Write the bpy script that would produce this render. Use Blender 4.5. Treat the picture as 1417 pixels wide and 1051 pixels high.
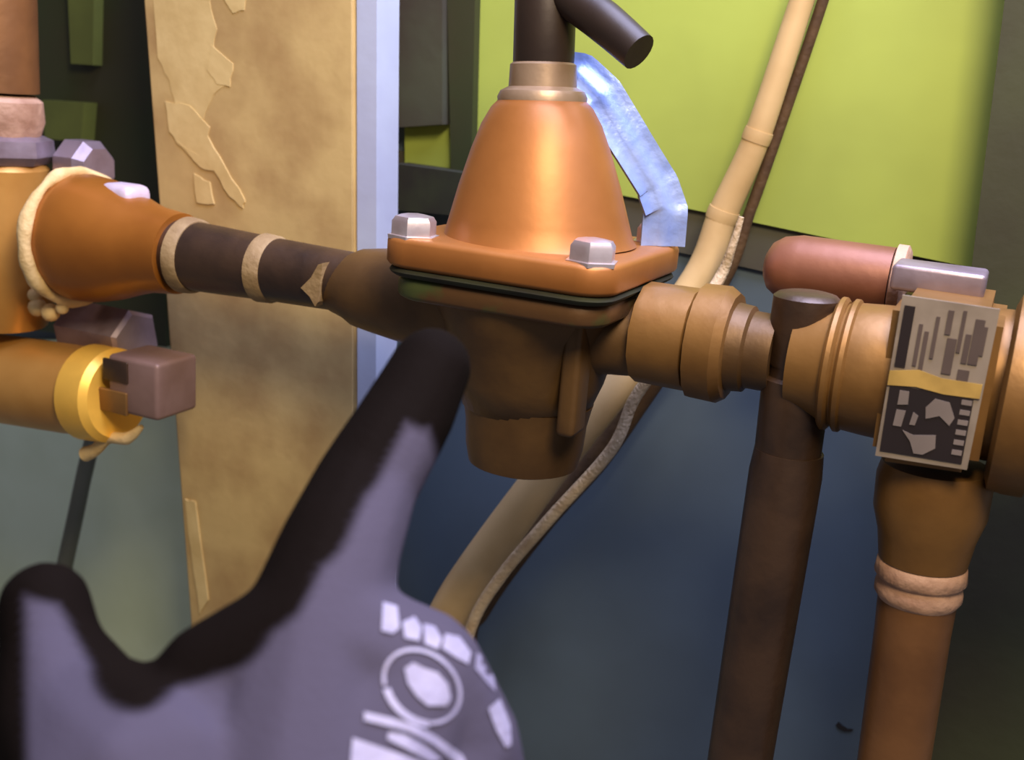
import bpy, bmesh, math, random
from mathutils import Vector, Matrix, noise
from mathutils.bvhtree import BVHTree
random.seed(7)
for o in list(bpy.data.objects): bpy.data.objects.remove(o)
SC = bpy.context.scene; COL = SC.collection
rad = math.radians
W, H, F = 1417.0, 1051.0, 1519.0

# ------------------------------------------------------------------ camera
YAW, PITCH, ROLL, DIST = rad(-24), rad(15), rad(4.5), 0.577
fw = Vector((math.sin(YAW)*math.cos(PITCH), math.cos(YAW)*math.cos(PITCH), -math.sin(PITCH)))
r0 = Vector((math.cos(YAW), -math.sin(YAW), 0)); u0 = r0.cross(fw)
RT = r0*math.cos(ROLL) + u0*math.sin(ROLL); UP = -r0*math.sin(ROLL) + u0*math.cos(ROLL); FW = fw
def ray(px, py): return RT*((px-W/2)/F) - UP*((py-H/2)/F) + FW
CAM = -ray(708, 428)*DIST                     # the pipe line passes through the world origin
def D(px, py, d): return CAM + ray(px, py)*d   # point at a depth in front of the camera
def P(px, py, Y=0.0):                          # point of the plane y = Y (Y runs towards the wall)
    r = ray(px, py); return CAM + r*((Y-CAM.y)/r.y)
def proj(p):
    v = p-CAM; d = v.dot(FW); return (W/2+F*v.dot(RT)/d, H/2-F*v.dot(UP)/d, d)
def mpp(p): return (p-CAM).dot(FW)/F           # metres per pixel at a point
cam = bpy.data.objects.new('camera', bpy.data.cameras.new('camera')); COL.objects.link(cam)
cam.data.sensor_width = 36; cam.data.lens = F/W*36; cam.data.clip_start = 0.01
cam.matrix_world = Matrix(((RT.x,UP.x,-FW.x,CAM.x),(RT.y,UP.y,-FW.y,CAM.y),(RT.z,UP.z,-FW.z,CAM.z),(0,0,0,1)))
cam.data.dof.use_dof = True; cam.data.dof.focus_distance = 0.54; cam.data.dof.aperture_fstop = 9.0
SC.camera = cam

# ------------------------------------------------------------------ world and lights
wd = bpy.data.worlds.new('room_light'); SC.world = wd; wd.use_nodes = True
bg = wd.node_tree.nodes['Background']; bg.inputs[0].default_value = (0.75, 0.72, 0.8, 1); bg.inputs[1].default_value = 0.20
def area(name, loc, target, size, power, col):
    l = bpy.data.lights.new(name, 'AREA'); l.size = size; l.energy = power; l.color = col
    o = bpy.data.objects.new(name, l); COL.objects.link(o); o.location = loc
    o.rotation_euler = (Vector(target)-Vector(loc)).to_track_quat('-Z', 'Y').to_euler()
area('warm_lamp', CAM + UP*0.36 + RT*0.14 - FW*0.05, (-0.08, 0.08, 0.02), 0.20, 6.0, (1.0, 0.80, 0.53))
area('window_daylight', (0.30, -0.02, 0.95), (0.0, 0.0, 0.0), 0.8, 34.0, (0.62, 0.66, 1.0))
vs = SC.view_settings; vs.view_transform = 'Standard'; vs.look = 'None'; vs.gamma = 1.0; vs.exposure = 0.0; vs.use_curve_mapping = False

# ------------------------------------------------------------------ materials
def lin(c): return tuple((v/255/12.92 if v/255 <= .04045 else ((v/255+.055)/1.055)**2.4) for v in c) + (1.0,)
def mat(name, c, rough=.5, metal=0., c2=None, scale=30., bump=0., bscale=120., lo=.4, hi=.65, spec=.5):
    m = bpy.data.materials.new(name); m.use_nodes = True; nt = m.node_tree; b = nt.nodes['Principled BSDF']
    b.inputs['Roughness'].default_value = rough; b.inputs['Metallic'].default_value = metal
    b.inputs['Specular IOR Level'].default_value = spec
    tc = nt.nodes.new('ShaderNodeTexCoord')
    n = nt.nodes.new('ShaderNodeTexNoise'); n.inputs['Scale'].default_value = scale; n.inputs['Detail'].default_value = 4
    nt.links.new(tc.outputs['Object'], n.inputs['Vector'])
    r = nt.nodes.new('ShaderNodeValToRGB'); r.color_ramp.elements[0].position = lo; r.color_ramp.elements[1].position = hi
    r.color_ramp.elements[0].color = lin(c); r.color_ramp.elements[1].color = lin(c2 or tuple(min(255, v*1.1) for v in c))
    nt.links.new(n.outputs['Fac'], r.inputs['Fac']); nt.links.new(r.outputs['Color'], b.inputs['Base Color'])
    if bump:
        n2 = nt.nodes.new('ShaderNodeTexNoise'); n2.inputs['Scale'].default_value = bscale; n2.inputs['Detail'].default_value = 3
        nt.links.new(tc.outputs['Object'], n2.inputs['Vector'])
        bp = nt.nodes.new('ShaderNodeBump'); bp.inputs['Strength'].default_value = bump; bp.inputs['Distance'].default_value = .002
        nt.links.new(n2.outputs['Fac'], bp.inputs['Height']); nt.links.new(bp.outputs['Normal'], b.inputs['Normal'])
    return m
M = dict(
    lime=mat('lime_paint', (166,182,80), .6, 0, (150,164,72), 6, .05),
    blue=mat('slate_blue_paint', (88,104,118), .55, 0, (80,94,106), 7, .05),
    litwall=mat('lit_lower_wall', (210,224,196), .6, 0, (194,208,176), 7, .05),
    limeshade=mat('lime_wall_in_shade', (44,54,22), .6, 0, (50,48,26), 9, .05),
    midgreen=mat('mid_green_paint', (84,92,40), .6),
    olive=mat('dark_olive_paint', (58,62,34), .7, 0, (44,40,24), 6, .1),
    shadegrey=mat('shaded_gap_grey', (66,68,52), .7, 0, (58,50,42), 14, .1),
    ledge=mat('grey_brown_ledge', (78,76,62), .7, 0, (68,62,54), 12, .1),
    wood=mat('tan_timber', (204,176,118), .75, 0, (174,142,92), 18, .25, 60),
    flake=mat('cream_flaking_paint', (222,196,136), .7, 0, (206,178,118), 30, .15),
    white=mat('cool_lit_timber', (170,178,200), .55, 0, (158,164,190), 12, .1),
    bell=mat('bronze_bonnet', (166,106,50), .46, .35, (150,94,42), 18, .06),
    bronze=mat('brown_bronze', (104,76,42), .45, .4, (84,60,34), 26, .15),
    verdi=mat('verdigris_bronze', (92,64,36), .5, .3, (74,84,44), 34, .15, lo=.5, hi=.62),
    dkbronze=mat('tarnished_brown_iron', (76,54,36), .42, .45, (54,37,25), 30, .2, spec=.9),
    copper=mat('orange_copper', (166,102,36), .36, .4, (150,90,30), 18, .05),
    copper2=mat('dull_copper', (134,92,54), .42, .4, (108,72,42), 20, .12),
    redcop=mat('reddish_copper', (136,88,66), .45, .35, (120,74,54), 20, .1),
    brass=mat('yellow_brass', (204,150,76), .4, .4, (188,134,62), 22, .06),
    brass2=mat('old_brass', (136,98,50), .42, .4, (114,80,40), 22, .12),
    ring=mat('bright_brass_rim', (232,180,72), .4, .3),
    tape=mat('cream_sealant', (226,196,140), .7, 0, (206,172,112), 60, .5, 200),
    tape2=mat('tan_thread_tape', (150,124,84), .7, 0, (128,102,66), 60, .4, 200),
    pink=mat('pinkish_solder', (186,148,122), .6, 0, (150,112,88), 50, .5, 160),
    steel=mat('grey_steel', (150,136,146), .4, .5, (128,112,118), 40, .15),
    bright=mat('bright_steel', (216,204,206), .3, .7, (190,170,170), 50, .1),
    galv=mat('galvanised_steel', (158,178,226), .38, .35, (134,156,212), 55, .25, 150),  # blue of the daylight on the strap is put into this colour
    black=mat('black_steel', (42,32,28), .45, .2, (50,38,30), 20, .08),
    gasket=mat('dark_gasket', (30,28,18), .8, 0, (40,44,24), 40),
    pole=mat('beige_conduit', (206,176,126), .5, 0, (188,156,106), 20, .05),
    cableshade=mat('cable_and_shadow', (86,62,34), .8, 0, (70,48,26), 60, .3, 300),
    rope=mat('cream_rope', (206,184,152), .8, 0, (186,160,126), 80, .6, 400),
    blockm=mat('pinkish_brown_block', (134,106,96), .5, .2, (120,92,80), 30, .1),
    palebump=mat('pale_bump_metal', (206,190,204), .5, .2, (190,170,176), 60, .2),
    neckm=mat('dull_tan_steel', (160,136,112), .42, .4, (140,116,92), 40, .15),
    wire=mat('dark_grey_cable', (88,90,78), .6),
    labelbg=mat('label_silver', (134,122,110), .5, 0, (116,104,92), 50),
    labelblk=mat('label_black', (30,22,22), .45),
    labelyel=mat('label_yellow', (176,144,76), .5, 0, (150,122,62), 60),
    labelgry=mat('label_grey_ink', (76,64,60), .5),
    labellt=mat('label_light_print', (108,98,94), .5),
    print=mat('white_glove_print', (138,134,158), .6, 0, (122,118,144), 90, .2, 300),
    sleeve=mat('black_sleeve', (24,22,22), .9),
)

# ------------------------------------------------------------------ mesh helpers
def frame(d):
    d = d.normalized(); a = Vector((0,0,1)) if abs(d.z) < .9 else Vector((0,-1,0))
    s = d.cross(a).normalized(); t = s.cross(d).normalized(); return d, s, t
def lathe(bm, p0, p1, prof, seg=40, rot=0., cap=True, squash=1.):
    """surface of revolution about p0-p1; prof = [(t 0..1 along the axis, radius in metres)]"""
    d, s, t = frame(p1-p0); rings = []
    for (k, r) in prof:
        c = p0.lerp(p1, k); ring = []
        for i in range(seg):
            a = rot + 2*math.pi*i/seg
            ring.append(bm.verts.new(c + s*(r*math.cos(a)) + t*(r*squash*math.sin(a))))
        rings.append(ring)
    for a, b in zip(rings, rings[1:]):
        for i in range(seg):
            j = (i+1) % seg; bm.faces.new((a[i], a[j], b[j], b[i]))
    if cap: bm.faces.new(rings[0][::-1]); bm.faces.new(rings[-1])
    return bm
def tube(bm, pts, rads, seg=16):
    # smooth the polyline with catmull-rom, then sweep
    n = len(pts); cp, cr = [], []
    for i in range(n-1):
        a, b, c, d = pts[max(i-1,0)], pts[i], pts[i+1], pts[min(i+2,n-1)]
        for k in range(8):
            t = k/8
            cp.append(.5*((2*b)+(c-a)*t+(2*a-5*b+4*c-d)*t*t+(3*b-a-3*c+d)*t**3)); cr.append(rads[i]*(1-t)+rads[i+1]*t)
    cp.append(pts[-1]); cr.append(rads[-1]); rings = []
    for i, p in enumerate(cp):
        d = (cp[min(i+1,len(cp)-1)]-cp[max(i-1,0)]).normalized()
        s = d.cross(Vector((0,-1,0.01))).normalized(); t = s.cross(d)
        rings.append([bm.verts.new(p+s*(cr[i]*math.cos(2*math.pi*k/seg))+t*(cr[i]*math.sin(2*math.pi*k/seg))) for k in range(seg)])
    for a, b in zip(rings, rings[1:]):
        for i in range(seg): j = (i+1)%seg; bm.faces.new((a[i],a[j],b[j],b[i]))
    bm.faces.new(rings[0][::-1]); bm.faces.new(rings[-1]); return bm
def box(bm, c, ax, ay, az, bev=0.):
    """box about c with half-extent vectors ax, ay, az"""
    t = bmesh.new(); vs = [t.verts.new(c+ax*i+ay*j+az*k) for i in (-1,1) for j in (-1,1) for k in (-1,1)]
    for f in ((0,1,3,2),(4,6,7,5),(0,4,5,1),(2,3,7,6),(0,2,6,4),(1,5,7,3)): t.faces.new([vs[i] for i in f])
    bmesh.ops.recalc_face_normals(t, faces=t.faces)
    if bev: bmesh.ops.bevel(t, geom=t.edges[:], offset=bev, segments=3, affect='EDGES', profile=.5)
    me = bpy.data.meshes.new('t'); t.to_mesh(me); bm.from_mesh(me); bpy.data.meshes.remove(me); t.free(); return bm
def prism(bm, poly, depth):
    """polygon (list of points) extruded along a vector, with a small bevelled look"""
    a = [bm.verts.new(p) for p in poly]; b = [bm.verts.new(p+depth) for p in poly]; n = len(poly)
    bm.faces.new(a); bm.faces.new(b[::-1])
    for i in range(n): j = (i+1)%n; bm.faces.new((a[i], b[i], b[j], a[j]))
    bmesh.ops.recalc_face_normals(bm, faces=bm.faces[:]); return bm
def tag(o, label, cat, group=None):
    o['label'] = label; o['category'] = cat
    if group: o['group'] = group
    return o
def obj(name, bm, m, parent=None, smooth=True, base=None, angle=35):
    bmesh.ops.recalc_face_normals(bm, faces=bm.faces[:])
    if base is None:
        base = parent['_base'] if parent is not None else None
        base = Vector(base) if base is not None else sum((v.co for v in bm.verts), Vector())/len(bm.verts)
    base = Vector(base)
    for v in bm.verts: v.co -= base
    me = bpy.data.meshes.new(name); bm.to_mesh(me); bm.free(); me.materials.append(M[m] if isinstance(m, str) else m)
    if smooth:
        me.shade_smooth()
        me.set_sharp_from_angle(angle=rad(angle))
    o = bpy.data.objects.new(name, me); COL.objects.link(o); o['_base'] = tuple(base)
    if parent is not None: o.parent = parent
    else: o.location = base
    return o
def thing(name, label, cat, base, group=None):
    o = bpy.data.objects.new(name, None); COL.objects.link(o); o.location = base; o['_base'] = tuple(base)
    o.empty_display_size = .02; return tag(o, label, cat, group)
def struct(o): o['kind'] = 'structure'; return o
NB = bmesh.new
X, Yv, Z = Vector((1,0,0)), Vector((0,1,0)), Vector((0,0,1))
def AX(px, z=0., Y=0.):
    """point of the pipe line (parallel to x) that shows at pixel column px"""
    lo, hi = -1., 1.
    for _ in range(50):
        m = (lo+hi)/2
        if proj(Vector((m, Y, z)))[0] < px: lo = m
        else: hi = m
    return Vector((lo, Y, z))
def axl(bm, prof, z=0., Y=0., seg=40, rot=0., off=None):
    """lathe along the pipe line: prof = [(pixel column, radius px)]"""
    off = off or Vector()
    p0, p1 = AX(prof[0][0], z, Y), AX(prof[-1][0], z, Y); L = p1.x-p0.x
    pr = [((AX(a, z, Y).x-p0.x)/L, r*mpp(AX(a, z, Y))) for a, r in prof]
    return lathe(bm, p0+off, p1+off, pr, seg, rot)
def vl(bm, c, prof, seg=40, rot=0.):
    """lathe about the vertical through c: prof = [(dz metres, radius m)]"""
    z0, z1 = prof[0][0], prof[-1][0]
    return lathe(bm, c+Z*z0, c+Z*z1, [((z-z0)/(z1-z0), r) for z, r in prof], seg, rot)
def pl(bm, a, b, Y, prof, seg=40, rot=0.):
    """lathe between two pixels of the plane y=Y: prof = [(t, radius px)]"""
    p0, p1 = P(*a, Y), P(*b, Y)
    return lathe(bm, p0, p1, [(t, r*mpp(p0.lerp(p1, t))) for t, r in prof], seg, rot)

# ------------------------------------------------------------------ setting
YW = 0.17
def slab(name, quad, Y, th, m, parent=None):
    return obj(name, prism(NB(), [P(x, y, Y) for x, y in quad], Yv*th), m, parent, smooth=False)
WB = struct(slab('wall_back', [(-500,-500),(2000,-500),(2000,1700),(-500,1700)], YW, .03, 'blue'))
obj('paint_chip', prism(NB(), [P(x, y, YW-.0006) for x, y in ((1156,1003),(1160,999),(1166,1004),(1172,1008),(1181,1009),(1178,1012),(1168,1012),(1160,1008))], Yv*.001), 'labelblk', WB, smooth=False)
struct(slab('wall_left', [(-500,470),(310,470),(380,1700),(-500,1700)], YW-.006, .006, 'litwall'))  # lower wall left of the post; its brighter light is painted into the colour
o = tag(slab('lime_board', [(640,-400),(2000,-400),(2000,500),(1417,385),(1217,344),(945,287),(640,226)], YW-.008, .008, 'lime'),
        'lime green painted board covering the upper wall behind the valve', 'board')
# ledge below the lime board
struct(obj('trim_1', prism(NB(), [P(x, y, YW-.004) for x, y in ((540,206),(945,287),(1217,344),(2000,500),(2000,600),(1217,412),(945,350),(540,268))], Yv*.004), 'ledge', smooth=False))

# green wall pieces behind the post and beside it, some coloured as shade
tag(slab('shaded_wall_panel', [(-400,-400),(210,-400),(225,330),(230,480),(-400,400)], YW-.012, .012, 'limeshade'), 'dark green panel standing in for the shaded wall behind the left vertical pipe', 'board')  # lime wall in the post's shadow, the shade put into the colour
tag(slab('olive_board', [(80,-300),(135,-300),(128,90),(98,88)], YW-.022, .01, 'midgreen'), 'short olive green board hanging on the dark green shade panel', 'slat')
tag(slab('wall_block', [(58,138),(116,142),(112,196),(62,192)], YW-.026, .014, 'midgreen'), 'small olive block on the dark green shade panel above the union', 'block')
tag(slab('shade_strip', [(548,-300),(612,-300),(612,172),(552,176)], YW-.022, .016, 'shadegrey'), 'dark grey strip of painted shade beside the pale side of the timber post', 'board')  # this strip and the next paint the shade beside the post
tag(slab('shade_strip', [(612,-300),(664,-300),(652,238),(624,236)], YW-.016, .008, 'limeshade'), 'dark green strip of painted shade at the left edge of the lime board', 'board')
tag(slab('lime_patch', [(560,165),(626,165),(626,240),(560,226)], YW-.008, .004, 'lime'), 'small lime green board showing below the dark grey shade strip', 'board')
tag(slab('dark_rail', [(545,226),(646,240),(646,300),(545,290)], YW-.03, .02, 'gasket'), 'dark horizontal rail between the timber post and the bronze bell', 'rail')

# dark olive post at the right edge
t = P(1392, 0, .10)
tag(obj('olive_post', prism(NB(), [P(1440,-400,.11), P(1760,-400,.11), P(1640,1500,.11), P(1204,1500,.11)], Yv*.045), 'olive', smooth=False),
    'dark olive painted post at the right edge behind the pipes', 'post')

# tan timber post
PY = .065
q = [P(160,-400,PY), P(497,-400,PY), P(500,1500,PY), P(306,1500,PY)]
post = thing('timber_post', 'tan timber post with flaking cream paint and a side coloured as lit by cool daylight', 'post', P(390, 1500, PY))
bm = prism(NB(), q, Yv*.047); bmesh.ops.bevel(bm, geom=[e for e in bm.edges], offset=.006, segments=3, affect='EDGES')
obj('post_body', bm, 'wood', post, angle=60)
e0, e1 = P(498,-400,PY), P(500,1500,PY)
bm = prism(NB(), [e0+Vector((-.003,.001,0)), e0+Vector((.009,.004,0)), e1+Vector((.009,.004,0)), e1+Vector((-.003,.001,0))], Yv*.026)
obj('lit_side_face', bm, 'white', post, smooth=False)['label'] = 'side of the post with cool daylight painted in'  # side face of the timber, blue-white daylight put into its colour
for fi, poly in enumerate([
    [(212,0),(290,0),(300,40),(292,90),(318,112),(296,130),(280,170),(262,150),(244,158),(234,110),(218,80)],
    [(300,-20),(342,-20),(338,14),(322,18)],
    [(292,62),(322,88),(318,120),(300,116),(286,96)],
    [(228,140),(262,146),(290,176),(286,206),(268,222),(252,204),(234,182)],
    [(246,196),(274,214),(288,190),(312,232),(338,276),(336,288),(318,272),(296,236),(278,232)],
    [(268,240),(290,252),(296,282),(272,280)],
    [(256,690),(270,694),(288,830),(276,850),(264,760)],
]):
    pts = []
    for (x, y), (x2, y2) in zip(poly, poly[1:]+poly[:1]):
        for k in range(3): pts.append((x+(x2-x)*k/3+random.uniform(-1.5,1.5)*(k>0), y+(y2-y)*k/3+random.uniform(-1.5,1.5)*(k>0)))
    obj('paint_flake', prism(NB(), [P(x, y, PY-.0003-.00012*fi) for x, y in pts], Yv*.003), 'flake', post, smooth=False)

# diagonal conduit with a brown strip, part cable and part painted shadow, and a rope
cy = .135
path = [(1150,-110,cy),(1110,0,cy),(1048,188,cy),(1002,292,cy),(965,385,cy-.005),(862,525,.11),(752,660,.10),(632,832,.095),(606,920,.095),(600,1050,.095),(600,1300,.095)]
pts = [P(*p) for p in path]; rp = [16,17,19,21,22,24,27,30,31,31,31]
cond = thing('conduit', 'beige diagonal conduit running behind the bronze valve', 'conduit', pts[-1])
obj('conduit_tube', tube(NB(), pts, [r*mpp(p) for r, p in zip(rp, pts)], 20), 'pole', cond, angle=60)
for i, (x, y, r) in enumerate(((1048,188,20.5),(1000,297,22.5))):
    c = P(x, y, cy); d = (P(x+12, y-30, cy)-P(x-12, y+30, cy)).normalized()
    obj('joint_band', lathe(NB(), c-d*.0035, c+d*.0035, [(0,r*mpp(c)*.98),(.3,r*mpp(c)*1.0),(.7,r*mpp(c)*1.0),(1,r*mpp(c)*.98)], 24), 'pole', cond)
path = [(1171,-110),(1139,0),(1075,188),(1038,292),(999,392),(900,530),(828,632),(748,730),(672,842),(650,920),(650,1300)]
pts = [P(x, y, cy+.008) for i, (x, y) in enumerate(path)]; rp = [8,8,8,8,10,17,18,13,9,8,8]
tag(obj('cable_and_shadow', tube(NB(), pts, [r*mpp(p) for r, p in zip(rp, pts)], 12), 'cableshade', angle=60), 'dark brown strip along the right side of the conduit, its shadow above and a cable below', 'cableshade')  # upper run paints the conduit's shadow on the lime board
path = [(1026,300),(1012,345),(994,388),(940,470),(880,548),(846,622),(762,716),(694,796),(652,868),(640,960),(640,1300)]
pts = [P(x, y, .072 if i > 2 else .10) for i, (x, y) in enumerate(path)]
tag(obj('cream_rope', tube(NB(), pts, [(8.5 if i > 1 else 4+2*i)*mpp(p) for i, p in enumerate(pts)], 10), 'rope', angle=60), 'thin cream rope beside the conduit below the valve', 'rope')

# ------------------------------------------------------------------ left pipework
base = P(-15, 440, 0)
T = thing('vertical_fitting', 'orange brown vertical copper fitting cut by the left photo edge', 'pipe fitting', base)
VX = -12
def vleft(prof, m, name, seg=36, rot=0):
    pl0, pl1 = (VX-4, -250), (VX+18, 520)
    p0, p1 = P(*pl0, -.004), P(*pl1, -.004)
    pr = [((y+250)/770, r*mpp(p0.lerp(p1, (y+250)/770))) for y, r in prof]
    q0, q1 = p0.lerp(p1, pr[0][0]), p0.lerp(p1, pr[-1][0])
    return obj(name, lathe(NB(), q0, q1, [((k-pr[0][0])/(pr[-1][0]-pr[0][0]), r) for k, r in pr], seg, rot), m, T)
vleft([(-250,56),(100,56)], 'copper2', 'upper_pipe')
vleft([(104,50),(112,60),(140,62),(160,56)], 'pink', 'solder_ring')
vleft([(158,58),(164,72),(186,74),(198,66)], 'steel', 'collar', 8)
vleft([(196,58),(206,66),(300,70),(400,68),(438,58)], 'brass', 'body')

T = thing('pipe_union', 'round orange copper union with cream sealant ring at the left', 'pipe fitting', AX(150)-Z*.03)
obj('body', axl(NB(), [(98,70),(106,84),(120,88),(142,86),(170,78),(198,66),(216,60),(250,56)]), 'copper', T, angle=60)
s = mpp(AX(96))
def torus(bm, c, axis, R, r, n=60, k=12, jit=0.):
    d, s_, t_ = frame(axis); rings = []
    for i in range(n):
        a = 2*math.pi*i/n; o_ = s_*math.cos(a)+t_*math.sin(a); cc = c+o_*R; rr = r*(1+jit*noise.noise(Vector((math.cos(a)*3, math.sin(a)*3, 1.7))))
        rings.append([bm.verts.new(cc+o_*(rr*math.cos(2*math.pi*j/k))+d*(rr*math.sin(2*math.pi*j/k))) for j in range(k)])
    for i in range(n):
        a, b = rings[i], rings[(i+1)%n]
        for j in range(k): bm.faces.new((a[j], a[(j+1)%k], b[(j+1)%k], b[j]))
    return bm
obj('sealant_ring', torus(NB(), AX(106), X, 88*s, 9*s, jit=.7), 'tape', T, angle=60)
bm = NB()
for (x, y, r) in ((52,425,13),(70,432,13),(86,426,9),(48,408,10)):
    c = P(x, y, -.012); bmesh.ops.create_icosphere(bm, subdivisions=2, radius=r*mpp(c), matrix=Matrix.Translation(c))
obj('sealant_lump', bm, 'tape', T, angle=60)
c = P(172, 278, .002); s = mpp(c)
obj('pale_bump', box(NB(), c, X*30*s, Yv*26*s, Z*24*s, .006), 'palebump', T, angle=60)  # pale rounded block on top of the union
c = P(118, 232, .03); s = mpp(c)
obj('rear_flange', lathe(NB(), c-X*26*s, c+X*26*s, [(0,36*s),(.1,40*s),(.75,40*s),(1,30*s)], 8, .39), 'steel', T)

T = thing('pipe_nipple', 'dark brown pipe nipple with tan thread tape left of the valve', 'pipe', AX(380)-Z*.018)
obj('pipe', axl(NB(), [(246,48),(300,47),(380,44),(500,42)]), 'dkbronze', T, angle=60)
for a, b, r in ((256,274,53),(362,384,48)):
    obj('tape_band', axl(NB(), [(a,r-4),(a+3,r),(b-4,r-1),(b,r-4)]), 'tape2', T)
# torn tape flag on the nipple
bm = NB(); poly = [(416,398),(430,384),(440,366),(446,364),(440,418),(436,424),(428,410)]
obj('torn_tape', prism(bm, [P(x, y, -.0192) for x, y in poly], Yv*.008), 'tape2', T, smooth=False)

# lower-left cock
zc = P(80, 532, -.005).z
T = thing('brass_cock', 'yellow brass cock with bright rim below the copper union', 'valve', P(80, 600, -.005))
a0, a1 = (-140,502), (165,548)
obj('barrel', pl(NB(), a0, a1, -.005, [(0,60),(.8,62),(.87,60),(.94,60)]), 'brass', T)
obj('rim', pl(NB(), a0, a1, -.005, [(.88,61),(.89,67),(.98,66),(1,58)]), 'ring', T)
c = P(150, 464, .024); s = mpp(c)
obj('hex_nut', lathe(NB(), c-X*60*s, c+X*52*s, [(0,38*s),(.04,46*s),(.96,46*s),(1,40*s)], 6, .3), 'steel', T)
c = P(212, 528, -.002); s = mpp(c)
endb = obj('end_block', box(NB(), c, X*44*s, Yv*40*s, Z*40*s, .003), 'blockm', T)
c = P(190, 505, -.002) - Yv*(40*s); obj('recess_plate', box(NB(), c, X*22*s, Yv*.0012, Z*15*s, .0008), 'dkbronze', endb)
c = P(186, 546, -.002) - Yv*(40*s); obj('lower_plate', box(NB(), c, X*26*s, Yv*.0014, Z*16*s, .0008), 'brass2', endb)
bm = NB(); c0 = [P(x, y, -.012) for x, y in ((118,628),(132,622),(150,606),(176,606),(196,590))]
obj('sealant_bead', tube(bm, c0, [9*mpp(p)*k for p, k in zip(c0, (1.2,1,.9,1,.4))], 10), 'tape', T, angle=60)
pts = [P(x, y, .10) for x, y in ((140,560),(118,650),(104,716),(88,790),(66,900),(50,1100))]
tag(obj('grey_cable', tube(NB(), pts, [11*mpp(p) for p in pts], 12), 'wire', angle=60), 'thin dark grey cable hanging below the brass cock', 'cable')

# ------------------------------------------------------------------ pressure valve
VC = AX(738)
PV = thing('pressure_valve', 'bronze bell-shaped pressure regulating valve with black adjusting handle', 'valve', VC-Z*.09)
zf = .0238                                             # underside of the bonnet flange
def rsq(bm, c, h, z0, z1, rc, rows=((0,0),(.0,1))):
    """rounded square plate with softened rims"""
    pts = []
    for cx, cy_, a0 in ((1,1,0),(-1,1,90),(-1,-1,180),(1,-1,270)):
        for k in range(7):
            a = rad(a0+k*15); pts.append((cx*(h-rc)+rc*math.cos(a), cy_*(h-rc)+rc*math.sin(a)))
    e = .0025; rings = []
    for z, ins in ((z0,e),(z0+e*.5,e*.3),(z0+e,0),(z1-e,0),(z1-e*.4,e*.3),(z1,e)):
        rings.append([bm.verts.new(c+Vector((x*(h-ins)/h, y*(h-ins)/h, z))) for x, y in pts])
    n = len(pts)
    for a, b in zip(rings, rings[1:]):
        for i in range(n): bm.faces.new((a[i], a[(i+1)%n], b[(i+1)%n], b[i]))
    bm.faces.new(rings[0][::-1]); bm.faces.new(rings[-1]); return bm
FH = .0605
TL = -.055; VT = VC - X*(TL*zf)                       # the bonnet leans a little
def vt(bm, prof, seg=40, rot=0.):
    z0, z1 = prof[0][0], prof[-1][0]; ax_ = Z + X*TL
    return lathe(bm, VT+ax_*z0, VT+ax_*z1, [((z-z0)/(z1-z0), r) for z, r in prof], seg, rot)
bon = obj('bonnet', vt(NB(), [(zf+.013,.0505),(zf+.016,.0484),(zf+.024,.0462),(zf+.042,.0410),(zf+.060,.0350),(zf+.072,.0302),(zf+.080,.0255),(zf+.0845,.0210),(zf+.0852,.012)], 48), 'bell', PV, angle=70)
obj('flange', rsq(NB(), VC, FH, zf, zf+.015, .016), 'bell', PV, angle=50)
obj('gasket', rsq(NB(), VC, FH-.001, zf-.0045, zf+.0005, .016), 'gasket', PV)
obj('lower_flange', rsq(NB(), VC, FH-.0045, zf-.016, zf-.0045, .016), 'verdi', PV, angle=50)
for sx in (-1, 1):
    for sy in (-1, 1):
        c = VC+Vector((sx*(FH-.0135), sy*(FH-.0135), 0))
        b = obj('flange_bolt', vl(NB(), c, [(zf+.0135,.0128),(zf+.0155,.0130),(zf+.0158,.0112),(zf+.0222,.0112),(zf+.0245,.0095),(zf+.0255,.005)], 6, .3), 'bright', PV)
# neck collar, adjusting spindle and lever
zt = zf+.085
obj('neck_collar', vt(NB(), [(zt-.004,.022),(zt,.0225),(zt+.003,.021),(zt+.005,.017),(zt+.0155,.0165),(zt+.017,.0145)], 40), 'neckm', PV)
sp = obj('adjusting_spindle', vt(NB(), [(zt+.015,.0145),(zt+.017,.0152),(zt+.075,.0150),(zt+.078,.013)], 36), 'black', PV)
hp = [VT+(Z+X*TL)*(zt+.058), P(790,-4,-.004), P(838,32,-.01), P(884,72,-.015)]
obj('lever', tube(NB(), hp, [.009,.0098,.0098,.009], 20), 'black', sp, angle=60)
# strap of galvanised steel from the neck to the rear flange corner
bm = NB(); sec = []
path = [P(772,100,.016), P(802,104,.016), P(832,132,.018), P(872,198,.024), P(908,256,.032), P(920,290,.034), P(916,340,.034)]
for i in range(len(path)-1):
    for k in range(10):
        sec.append(path[i].lerp(path[i+1], k/10))
sec.append(path[-1]); rings = []
for i, p in enumerate(sec):
    d = (sec[min(i+1,len(sec)-1)]-sec[max(i-1,0)]).normalized(); nf = Vector((.45,-.7,.45)); w = d.cross(nf).normalized(); n = w.cross(d).normalized()
    row = []
    for j in range(9):
        u = -1+j/4; row.append(p+w*(.0118*u)+n*(.0010*math.cos(u*math.pi*2.0)))
    rings.append([bm.verts.new(q_+n*.0010) for q_ in row]+[bm.verts.new(q_-n*.0010) for q_ in row[::-1]])
for a, b in zip(rings, rings[1:]):
    for j in range(18): bm.faces.new((a[j], a[(j+1)%18], b[(j+1)%18], b[j]))
bm.faces.new(rings[0][::-1]); bm.faces.new(rings[-1])
obj('steel_strap', bm, 'galv', PV, angle=50)['label'] = 'galvanised steel strap tinted with the blue daylight'
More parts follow.
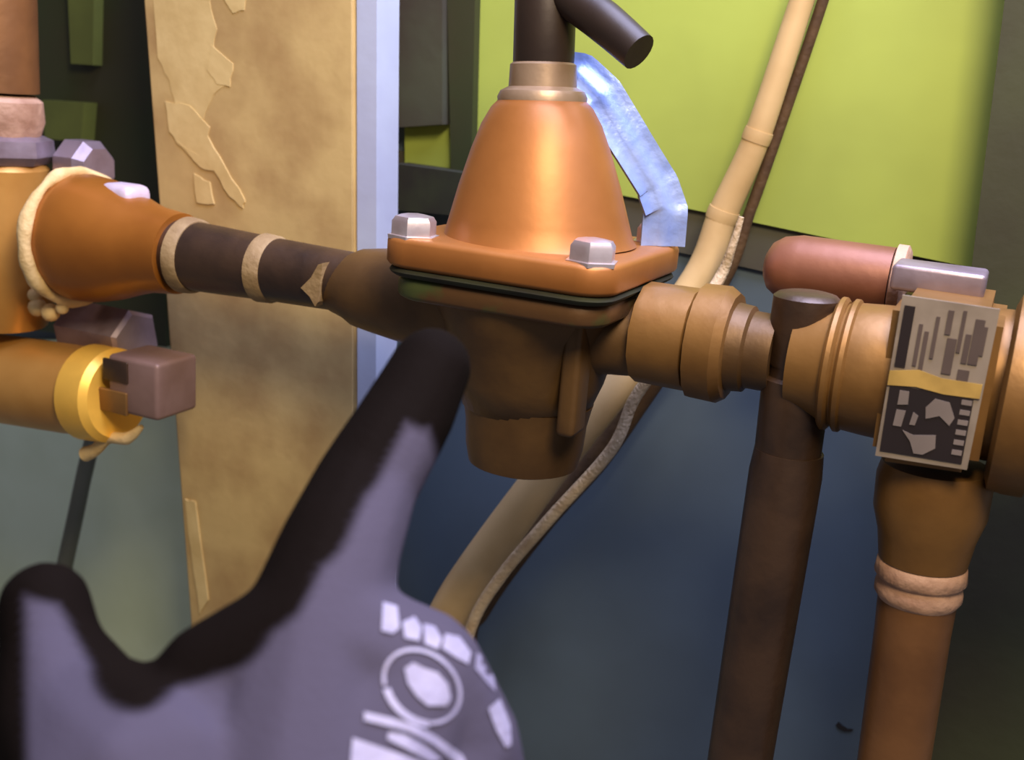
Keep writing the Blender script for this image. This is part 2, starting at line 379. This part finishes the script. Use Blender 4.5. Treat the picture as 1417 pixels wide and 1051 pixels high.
# body
body = obj('body', vl(NB(), VC, [(-.052,.024),(-.050,.034),(-.034,.040),(-.006,.047),(zf-.018,.052),(zf-.0155,.052)], 40), 'bronze', PV, angle=60)
obj('inlet', axl(NB(), [(468,40),(486,46),(500,54),(520,58),(620,74),(700,80)], z=-.002), 'bronze', PV, angle=50)
obj('outlet', axl(NB(), [(720,74),(800,66),(850,56),(872,54),(890,52),(893,46)], z=-.004), 'bronze', PV, angle=50)
obj('bottom_cap', vl(NB(), VC+Vector((.001,0,0)), [(-.084,.022),(-.081,.0295),(-.072,.0315),(-.058,.0325),(-.050,.034),(-.046,.035)], 40), 'bronze', PV, angle=40)
c = VC+Vector((.036,-.0255,-.022)); obj('body_rib', box(NB(), c, X*.005, Yv*.009, Z*.030, .003), 'bronze', PV, angle=60)

# ------------------------------------------------------------------ right pipework
T = thing('hex_union', 'old brass union with two nut rings right of the valve', 'pipe fitting', AX(955)-Z*.03)
obj('nut', axl(NB(), [(886,58),(890,70),(960,72),(964,64)], seg=12, rot=.2), 'brass2', T)
obj('ring_nut', axl(NB(), [(962,66),(966,80),(1002,82),(1014,74),(1016,60)], seg=16, rot=.1), 'brass2', T)
obj('sleeve', axl(NB(), [(1014,62),(1036,60),(1040,54),(1074,54)]), 'bronze', T)
T = thing('pipe_tee', 'brown pipe tee above the dark vertical pipe', 'pipe fitting', P(1100, 600, 0))
a, b = P(1118, 404, -.002), P(1088, 640, -.002)
obj('body', lathe(NB(), a, b, [(t, r*mpp(a)) for t, r in ((0,30),(.01,40),(.03,46),(.40,47),(.42,43),(.48,43),(.5,48),(.9,47),(1,46))], 40), 'dkbronze', T, angle=40)
obj('branch', axl(NB(), [(1100,70),(1160,84),(1170,88),(1214,92),(1250,94)]), 'brass2', T, angle=50)
for k in range(2): obj('thread_bead', axl(NB(), [(1148+k*18,88),(1152+k*18,93),(1158+k*18,93),(1162+k*18,88)]), 'brass2', T)
a, b = P(1092, 622, -.002), P(1000, 1200, -.002)
tag(obj('vertical_pipe', lathe(NB(), a, b, [(t, r*mpp(a)) for t, r in ((0,47),(.05,50),(.3,49),(1,46))], 40), 'dkbronze', angle=60), 'dark brown vertical pipe below the pipe tee', 'pipe')
T = thing('pipe_stub', 'reddish copper capped stub behind the pipe tee', 'pipe fitting', P(1165, 420, .06))
obj('cap', pl(NB(), (1060,366), (1246,392), .06, [(0,18),(.04,32),(.12,42),(.25,47),(.93,48)]), 'redcop', T, angle=60)
obj('rim', pl(NB(), (1060,366), (1254,393), .06, [(.9,48),(.91,53),(.98,53),(1,46)]), 'pink', T)

LV = thing('label_valve', 'large brass valve body carrying a black and silver label', 'valve', P(1290, 655, 0))
c = AX(1312, z=-.002); s = mpp(c)
fy = -.034
Lq = [P(1236,412,fy), P(1392,436,fy), P(1350,662,fy), P(1202,640,fy)]
bm = prism(NB(), [q_ for q_ in Lq], Yv*.075); bmesh.ops.bevel(bm, geom=bm.edges[:], offset=.006, segments=4, affect='EDGES')
obj('body', bm, 'brass2', LV, angle=50)
obj('neck_barrel', axl(NB(), [(1340,96),(1360,104),(1380,106),(1410,106)], Y=.012), 'brass2', LV, angle=40)
obj('end_ring', axl(NB(), [(1384,120),(1390,136),(1412,140),(1440,140),(1446,128)]), 'brass2', LV, angle=40)
obj('end_barrel', axl(NB(), [(1440,120),(1520,124),(1700,124)]), 'brass2', LV, angle=40)
bm = NB(); c = P(1300, 386, .02); box(bm, c, X*.020, Yv*.014, Z*.006, .002); obj('top_lug', bm, 'steel', LV)
# label
ly = fy-.0012
UL, UR, LR, LL = (1249,408), (1384,428), (1338,650), (1211,630)
def luv(u, v):
    x = (UL[0]*(1-u)+UR[0]*u)*(1-v)+(LL[0]*(1-u)+LR[0]*u)*v; y = (UL[1]*(1-u)+UR[1]*u)*(1-v)+(LL[1]*(1-u)+LR[1]*u)*v; return x, y
def lq(name, uv, m, dy, par): return obj(name, prism(NB(), [P(*luv(u, v), ly-dy) for u, v in uv], Yv*.0004), m, par, smooth=False)
R_ = lambda a, b, c, d: [(a,b),(c,b),(c,d),(a,d)]
lab = obj('label_plate', prism(NB(), [P(*luv(u, v), ly) for u, v in R_(0,0,1,1)], Yv*.0014), 'labelbg', LV, smooth=False)
lab['label'] = 'black and silver label with a yellow stripe'
lq('dark_margin', R_(.04,.06,.15,.44), 'labelblk', .0005, lab)
for (u, v0, v1, w) in ((.24,.16,.42,.02),(.31,.20,.45,.022),(.40,.10,.36,.02),(.52,.05,.2,.03),(.58,.22,.44,.05),(.66,.04,.30,.02),(.74,.18,.36,.03),(.83,.08,.36,.05),(.90,.12,.30,.02),(.76,.40,.47,.06)):
    lq('text_column', R_(u-w, v0, u+w, v1), 'labelgry', .0005, lab)
lq('yellow_stripe', [(.0,.47),(.3,.44),(.55,.47),(.98,.47),(.98,.56),(.6,.565),(.3,.545),(.0,.56)], 'labelyel', .0008, lab)
lq('black_field', [(.03,.555),(.92,.565),(.93,.97),(.04,.965)], 'labelblk', .0005, lab)
for poly in ([(.14,.58),(.24,.58),(.25,.66),(.14,.67)], [(.14,.70),(.24,.70),(.22,.80),(.13,.80)], [(.44,.66),(.52,.60),(.68,.61),(.76,.70),(.72,.75),(.60,.70),(.46,.73)],
             [(.32,.70),(.38,.72),(.36,.78),(.30,.78)], [(.24,.82),(.36,.84),(.60,.82),(.62,.90),(.50,.95),(.40,.95),(.34,.88)]):
    lq('emblem_patch', poly, 'labellt', .0009, lab)
for k in range(6): lq('text_line', R_(.80, .58+.062*k, .91, .61+.062*k), 'labellt', .0009, lab)

T = thing('copper_riser', 'copper vertical pipe with flared collar below the labelled valve', 'pipe', P(1215, 1200, 0))
def rz(prof, m, name, seg=40, jit=None):
    p0, p1 = P(1296, 640, -.002), P(1215, 1200, -.002)
    pr = [((y-640)/560, r*mpp(p0)) for y, r in prof]
    q0, q1 = p0.lerp(p1, pr[0][0]), p0.lerp(p1, pr[-1][0])
    return obj(name, lathe(NB(), q0, q1, [((k-pr[0][0])/(pr[-1][0]-pr[0][0]), r) for k, r in pr], seg), m, T, angle=50)
rz([(642,72),(660,77),(700,76),(730,66),(764,60)], 'brass2', 'fitting')
rz([(762,56),(768,61),(784,63),(790,57),(800,60),(808,60),(816,54)], 'pink', 'solder_ring')
rz([(810,54),(860,52),(1200,50)], 'copper2', 'pipe')

# ------------------------------------------------------------------ gloved hand
caps = []
def chain(pts):
    for a, b in zip(pts, pts[1:]): caps.append((a, b))
chain([(597,508,.355,58),(564,575,.348,67),(506,672,.335,75),(470,760,.320,88),(432,885,.305,108)])       # pointing finger
chain([(62,838,.315,64),(72,905,.308,72),(104,1010,.300,118),(200,1120,.285,190)])                        # thumb
chain([(432,885,.305,108),(300,938,.300,86),(244,990,.296,72)])                                           # web
chain([(432,885,.305,108),(575,940,.308,102),(622,1042,.312,106),(650,1150,.318,96)])                      # knuckles
chain([(236,1000,.296,66),(118,1010,.300,100)])
for k in ((432,885,.305,108),(575,940,.308,102),(622,1042,.312,106),(650,1150,.318,96),(300,960,.300,90),(220,1120,.285,150)):
    caps.append((k, (390,1290,.275,190)))
chain([(390,1290,.275,190),(350,1560,.250,185),(330,1900,.225,200),(300,2500,.200,230)])                   # wrist and forearm
chain([(575,940,.310,96),(580,905,.350,62),(545,985,.372,58),(505,1010,.345,52)])                          # curled fingers
chain([(622,1042,.314,100),(625,1020,.355,60),(590,1090,.376,56),(550,1110,.348,52)])
chain([(650,1150,.320,92),(650,1135,.356,54),(620,1190,.374,50),(585,1200,.350,46)])
bm = NB()
def sphere(bm, c, r, sub=2): bmesh.ops.create_icosphere(bm, subdivisions=sub, radius=r, matrix=Matrix.Translation(c))
for a, b in caps:
    pa, pb = D(*a[:3]), D(*b[:3]); ra, rb = a[3]*a[2]/F, b[3]*b[2]/F
    n = max(2, int((pb-pa).length/(min(ra, rb)*.25)))
    for i in range(n+1):
        t = i/n; sphere(bm, pa.lerp(pb, t), ra*(1-t)+rb*t, 2)
me = bpy.data.meshes.new('tmp'); bm.to_mesh(me); bm.free()
to = bpy.data.objects.new('tmp', me); COL.objects.link(to)
md = to.modifiers.new('r', 'REMESH'); md.mode = 'VOXEL'; md.voxel_size = .0020
md = to.modifiers.new('s', 'SMOOTH'); md.factor = .5; md.iterations = 8
dg = bpy.context.evaluated_depsgraph_get(); hm = bpy.data.meshes.new_from_object(to.evaluated_get(dg))
bpy.data.objects.remove(to)
# black dipped coating: along the palm side, the fork of the thumb and the finger tips
coat = [((595,470),(594,528),66),((500,520),(450,620),86),((450,620),(408,715),78),((408,715),(362,805),66),((362,805),(300,850),66),((300,850),(240,870),80),((240,870),(185,925),60),
        ((185,935),(140,850),46),((140,850),(105,785),46),((105,785),(40,770),56),((-2,790),(6,1300),36),((612,560),(640,640),30)]
def segd(x, y, a, b):
    dx, dy = b[0]-a[0], b[1]-a[1]; t = max(0, min(1, ((x-a[0])*dx+(y-a[1])*dy)/(dx*dx+dy*dy))); return math.hypot(x-a[0]-t*dx, y-a[1]-t*dy)
at = hm.color_attributes.new('coating', 'FLOAT_COLOR', 'POINT')
for v in hm.vertices:
    x, y, d = proj(v.co); k = 0.
    for a, b, w in coat:
        k = max(k, min(1., max(0., (w-segd(x, y, a, b))/16+.5)))
    if v.normal.dot((v.co-CAM).normalized()) > .15: k = 1.
    if y > 1230: k = 1.
    at.data[v.index].color = (k, k, k, 1)
gm = bpy.data.materials.new('glove_fabric'); gm.use_nodes = True; nt = gm.node_tree; b = nt.nodes['Principled BSDF']
an = nt.nodes.new('ShaderNodeVertexColor'); an.layer_name = 'coating'
mx = nt.nodes.new('ShaderNodeMix'); mx.data_type = 'RGBA'; mx.inputs[6].default_value = lin((68,64,78)); mx.inputs[7].default_value = lin((13,8,6))
nt.links.new(an.outputs['Color'], mx.inputs[0]); nt.links.new(mx.outputs[2], b.inputs['Base Color'])
b.inputs['Roughness'].default_value = .85; b.inputs['Specular IOR Level'].default_value = .05
tc = nt.nodes.new('ShaderNodeTexCoord'); n2 = nt.nodes.new('ShaderNodeTexNoise'); n2.inputs['Scale'].default_value = 500
bp = nt.nodes.new('ShaderNodeBump'); bp.inputs['Strength'].default_value = .15; bp.inputs['Distance'].default_value = .001
nt.links.new(tc.outputs['Object'], n2.inputs['Vector']); nt.links.new(n2.outputs['Fac'], bp.inputs['Height']); nt.links.new(bp.outputs['Normal'], b.inputs['Normal'])
bvh = BVHTree.FromPolygons([v.co.copy() for v in hm.vertices], [tuple(p.vertices) for p in hm.polygons])
HB = D(390,1290,.275)
HD = thing('gloved_hand', 'gloved right hand in grey and black pointing at the bronze valve', 'hand', HB)
for v in hm.vertices: v.co -= HB
hm.shade_smooth(); hm.materials.clear(); hm.materials.append(gm)
ho = bpy.data.objects.new('hand', hm); COL.objects.link(ho); ho.parent = HD; ho['_base'] = tuple(HB)
# white print on the back of the glove
def onhand(x, y, lift=.0007):
    d = ray(x, y).normalized(); h = bvh.ray_cast(CAM, d)
    if h[0] is None: return None
    return h[0]-d*lift
def printed(name, poly, step=7):
    bm = NB(); vs2 = [bm.verts.new((x, y, 0)) for x, y in poly]; f = bm.faces.new(vs2)
    bmesh.ops.triangulate(bm, faces=[f])
    for _ in range(3):
        es = [e for e in bm.edges if e.calc_length() > step*1.6]
        if not es: break
        bmesh.ops.subdivide_edges(bm, edges=es, cuts=1, use_grid_fill=False); bmesh.ops.triangulate(bm, faces=bm.faces[:])
    kill = []
    for v in bm.verts:
        p = onhand(v.co.x, v.co.y)
        if p is None: kill.append(v)
        else: v.co = p
    bmesh.ops.delete(bm, geom=kill, context='VERTS')
    if len(bm.faces): return obj(name, bm, 'print', HD, smooth=False)
def printed_strip(name, out, inn):
    bm = NB(); vv = []
    for (a, b_) in zip(out, inn):
        row = [onhand(a[0]*(1-t)+b_[0]*t, a[1]*(1-t)+b_[1]*t) for t in (0, .5, 1)]
        vv.append([bm.verts.new(p) for p in row] if all(p is not None for p in row) else None)
    for a, b_ in zip(vv, vv[1:]):
        if a and b_:
            for j in (0, 1): bm.faces.new((a[j], a[j+1], b_[j+1], b_[j]))
    return obj(name, bm, 'print', HD, smooth=False)
def ellipse_ring(cx, cy, a, b_, rot, w, a0, a1, n=26):
    out, inn = [], []
    for i in range(n+1):
        t = rad(a0+(a1-a0)*i/n); c, s_ = math.cos(t), math.sin(t)
        for L, k in ((out, 0), (inn, w)):
            x, y = (a-k)*c, (b_-k)*s_; L.append((cx+x*math.cos(rot)-y*math.sin(rot), cy+x*math.sin(rot)+y*math.cos(rot)))
    return out, inn
for poly in ([(530,832),(550,838),(553,868),(544,876),(528,872)], [(557,860),(574,852),(584,868),(580,886),(560,882)], [(586,862),(602,866),(612,884),(606,898),(588,890)],
             [(616,876),(636,880),(652,902),(648,918),(632,910),(612,896)], [(660,902),(674,912),(684,938),(686,956),(676,946),(658,924)]):
    printed('printed_letter', poly)
printed_strip('printed_ring', *ellipse_ring(584, 949, 60, 48, rad(40), 5, 135, 405, 40))
printed_strip('printed_ring', *ellipse_ring(586, 951, 62, 50, rad(40), 10, 48, 132, 20))
printed('printed_emblem', [(560,924),(572,916),(588,924),(606,930),(620,946),(624,966),(618,976),(592,976),(576,962),(564,944)])
for poly in ([(504,984),(530,990),(570,1000),(604,1018),(640,1044),(646,1056),(632,1056),(600,1030),(566,1012),(528,1002),(504,996)],
             [(538,1012),(560,1016),(590,1032),(612,1050),(596,1054),(560,1034),(536,1022)],
             [(488,1020),(506,1026),(540,1038),(580,1052),(600,1066),(484,1066)],
             [(676,980),(692,966),(706,1000),(708,1030),(700,1034),(686,1008)]):
    printed('printed_stripe', poly)
for o in bpy.data.objects:
    if '_base' in o: del o['_base']
